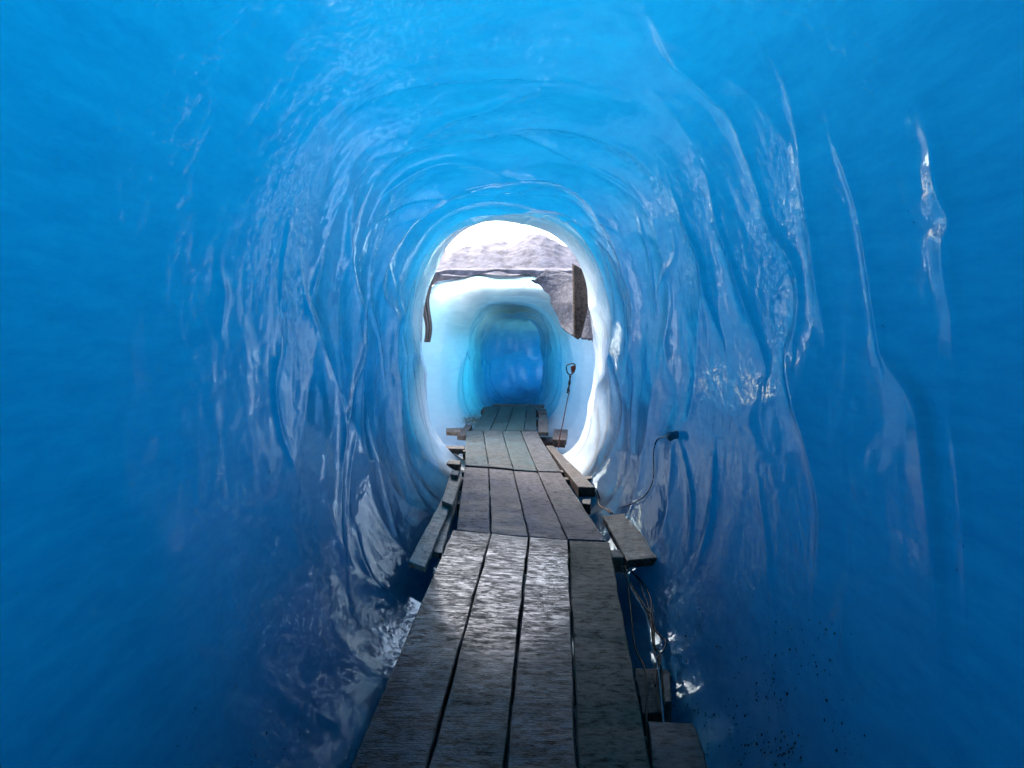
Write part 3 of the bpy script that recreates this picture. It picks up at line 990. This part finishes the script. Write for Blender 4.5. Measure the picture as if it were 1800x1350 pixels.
# thin dirty crust hanging over the top edge of the second mouth
def crust_fn(U, Vv):
    x = -1.75 + 3.5 * U
    hang = 0.05 + 0.06 * fbm(x * 2.6, 0 * x, 12.0, 4)
    y = np.where(Vv < 0.3, 11.03 + 0 * x, 11.03 + (Vv - 0.3) / 0.7 * 0.3)
    z = np.where(Vv < 0.3, 2.27 - hang * 1.1 * (1 - Vv / 0.3), 2.27 + 0.08 * (Vv - 0.3))
    f = fbm(x * 4, y * 4, z * 4, 4)
    z = z - 0.10 * sstep(np.abs(x), 0.9, 1.6)
    return np.stack([x, y + 0.03 * f, z + 0.03 * f], -1)


o = sheet('snow_crust', crust_fn, 160, 24, SLOPE, 0.03)
tag(o, kind='structure')

# gritty ice slab on the right of the second mouth
def slab_fn(U, Vv):
    inn = [(936, 494), (950, 502), (963, 516), (972, 537), (984, 566), (1004, 592)]
    out = [(958, 474), (1004, 478), (1062, 490), (1064, 530), (1064, 570), (1064, 606)]
    ky = [(10.9, 10.95), (10.8, 10.6), (10.6, 10.0), (10.4, 9.3), (10.1, 9.25), (9.6, 9.2)]
    I = np.array([on_y(u, v, y[0]) for (u, v), y in zip(inn, ky)])
    O = np.array([on_y(u, v, y[1]) for (u, v), y in zip(out, ky)])
    t = Vv * (len(inn) - 1)
    f = lambda A: np.stack([np.interp(t, np.arange(len(inn)), A[:, k]) for k in range(3)], -1)
    uu = U[..., None]
    P = f(I) * (1 - uu) + f(O) * uu
    n = fbm(U * 3.5, Vv * 5, 6.0, 5)
    edge = 0.025 * fbm(Vv * 7, 0.5 + 0 * U, 3.0, 2)
    return P + np.stack([0.03 * n + edge, -0.06 * n - 0.06 * np.sin(np.pi * U), 0.06 * fbm(U * 4, Vv * 4, 9.0, 3) + edge], -1)


o = sheet('gritty_ice_slab', slab_fn, 60, 60, SPECK, -0.03)
tag(o, 'speckled grey slab of gritty ice at the upper right of second tunnel mouth', 'ice slab')

# plank standing in the gap, right
e = empty('standing_post', on_y(1018, 596, 8.9))
tag(e, 'weathered upright wooden post at the right of the open gap', 'post')
def prism(name, pts, y0, y1, mat, parent=None, colour=(1, 1, 1)):
    n = len(pts)
    V = [on_y(u, v, y0) for u, v in pts]
    V += [p + Vector((0, y1 - y0, 0)) for p in V]
    F = [tuple(range(n)), tuple(range(2 * n - 1, n - 1, -1))] + [(i, i + n, (i + 1) % n + n, (i + 1) % n) for i in range(n)]
    me_o = link_mesh(name, V, F, mat, parent)
    uvl = me_o.data.uv_layers.new(name='UVMap')
    for p in me_o.data.polygons:
        for li in p.loop_indices:
            co = me_o.data.vertices[me_o.data.loops[li].vertex_index].co
            uvl.data[li].uv = (co.x + co.y, co.z)
    bm = bmesh.new(); bm.from_mesh(me_o.data); bmesh.ops.recalc_face_normals(bm, faces=bm.faces); bm.to_mesh(me_o.data); bm.free()
    me_o.color = tuple(colour) + (1,)
    return me_o
prism('post_face', [(1009, 592), (1016, 597), (1022, 592), (1034, 540), (1034, 480), (1012, 466), (1007, 466)], 8.9, 9.0, ROUGHWOOD, e, (0.42, 0.30, 0.26))
prism('edge_strip', [(1008, 590), (1011, 594), (1009, 464), (1006, 463)], 8.86, 8.895, ROUGHWOOD, e, (2.0, 1.7, 1.45))

# hanging grey sheet, left
def cloth_fn(U, Vv):
    z = 2.35 - 1.15 * Vv
    wdt = 0.17 * (1 - 0.65 * Vv)
    x = -1.16 + wdt * U + 0.02 * Vv + 0.03 * np.sin(Vv * 9)
    y = 8.85 + 0.05 * np.sin(U * 16 + 2 * Vv) + 0.03 * np.sin(U * 31 + 1) + 0.04 * fbm(U * 3, Vv * 3, 2.0, 3)
    return np.stack([x, y, z], -1)
o = sheet('hanging_sheet', cloth_fn, 50, 40, CLOTH, 0.012)
tag(o, 'dark grey folded sheet hanging behind the left rim of the gap', 'sheet')

# hook, strap and red cord at the right of the gap
e = empty('hanging_hook', on_y(1003, 770, 9.0))
tag(e, 'black hook and strap hanging on a red cord at the right wall', 'hook')
c1 = lambda x, y: (700 + x / 3.2143, 380 + y / 3.2143)
Y = 8.95
tube('hook_ring', [on_y(*c1(a, b), Y) for a, b in ((950, 850), (962, 838), (990, 834), (1000, 845), (996, 875), (975, 895), (956, 884))], 0.008, CABLE_B, e, closed=True)
prism('strap', [c1(976, 850), c1(1000, 842), c1(998, 870), c1(980, 888)], Y - 0.03, Y + 0.02, REDCORD, e)
tube('shackle', [on_y(*c1(a, b), Y) for a, b in ((972, 900), (968, 940), (962, 975), (955, 1000))], lambda t: 0.020 - 0.010 * abs(math.sin(9 * t)), CABLE_B, e)
tube('cord', [on_y(*c1(a, b), Y + dy) for a, b, dy in ((968, 985, 0), (955, 1040, 0), (945, 1090, -.05), (930, 1170, -.2), (912, 1250, -.35), (905, 1310, -.5))], 0.007, REDCORD, e)

# straw at the left of the far boards
def straw():
    V, F = [], []
    for _ in range(160):
        u, v = random.gauss(832, 8), random.gauss(742, 4)
        p = on_z(u, v, -0.12)
        d = Vector((random.uniform(-1, 1), random.uniform(-1, 1), random.uniform(0.1, 0.9))).normalized() * random.uniform(0.08, 0.2)
        s = Vector((random.uniform(-1, 1), random.uniform(-1, 1), 0)).normalized() * 0.004
        b = len(V)
        V += [p - s, p + s, p + Vector((0, 0, .005)), p + d]
        F += [(b, b + 1, b + 3), (b + 1, b + 2, b + 3), (b + 2, b, b + 3), (b, b + 2, b + 1)]
    o = link_mesh('straw', V, F, STRAW)
    tag(o, 'tuft of dry straw on the ice left of the farthest planks', 'straw', kind='stuff')
straw()
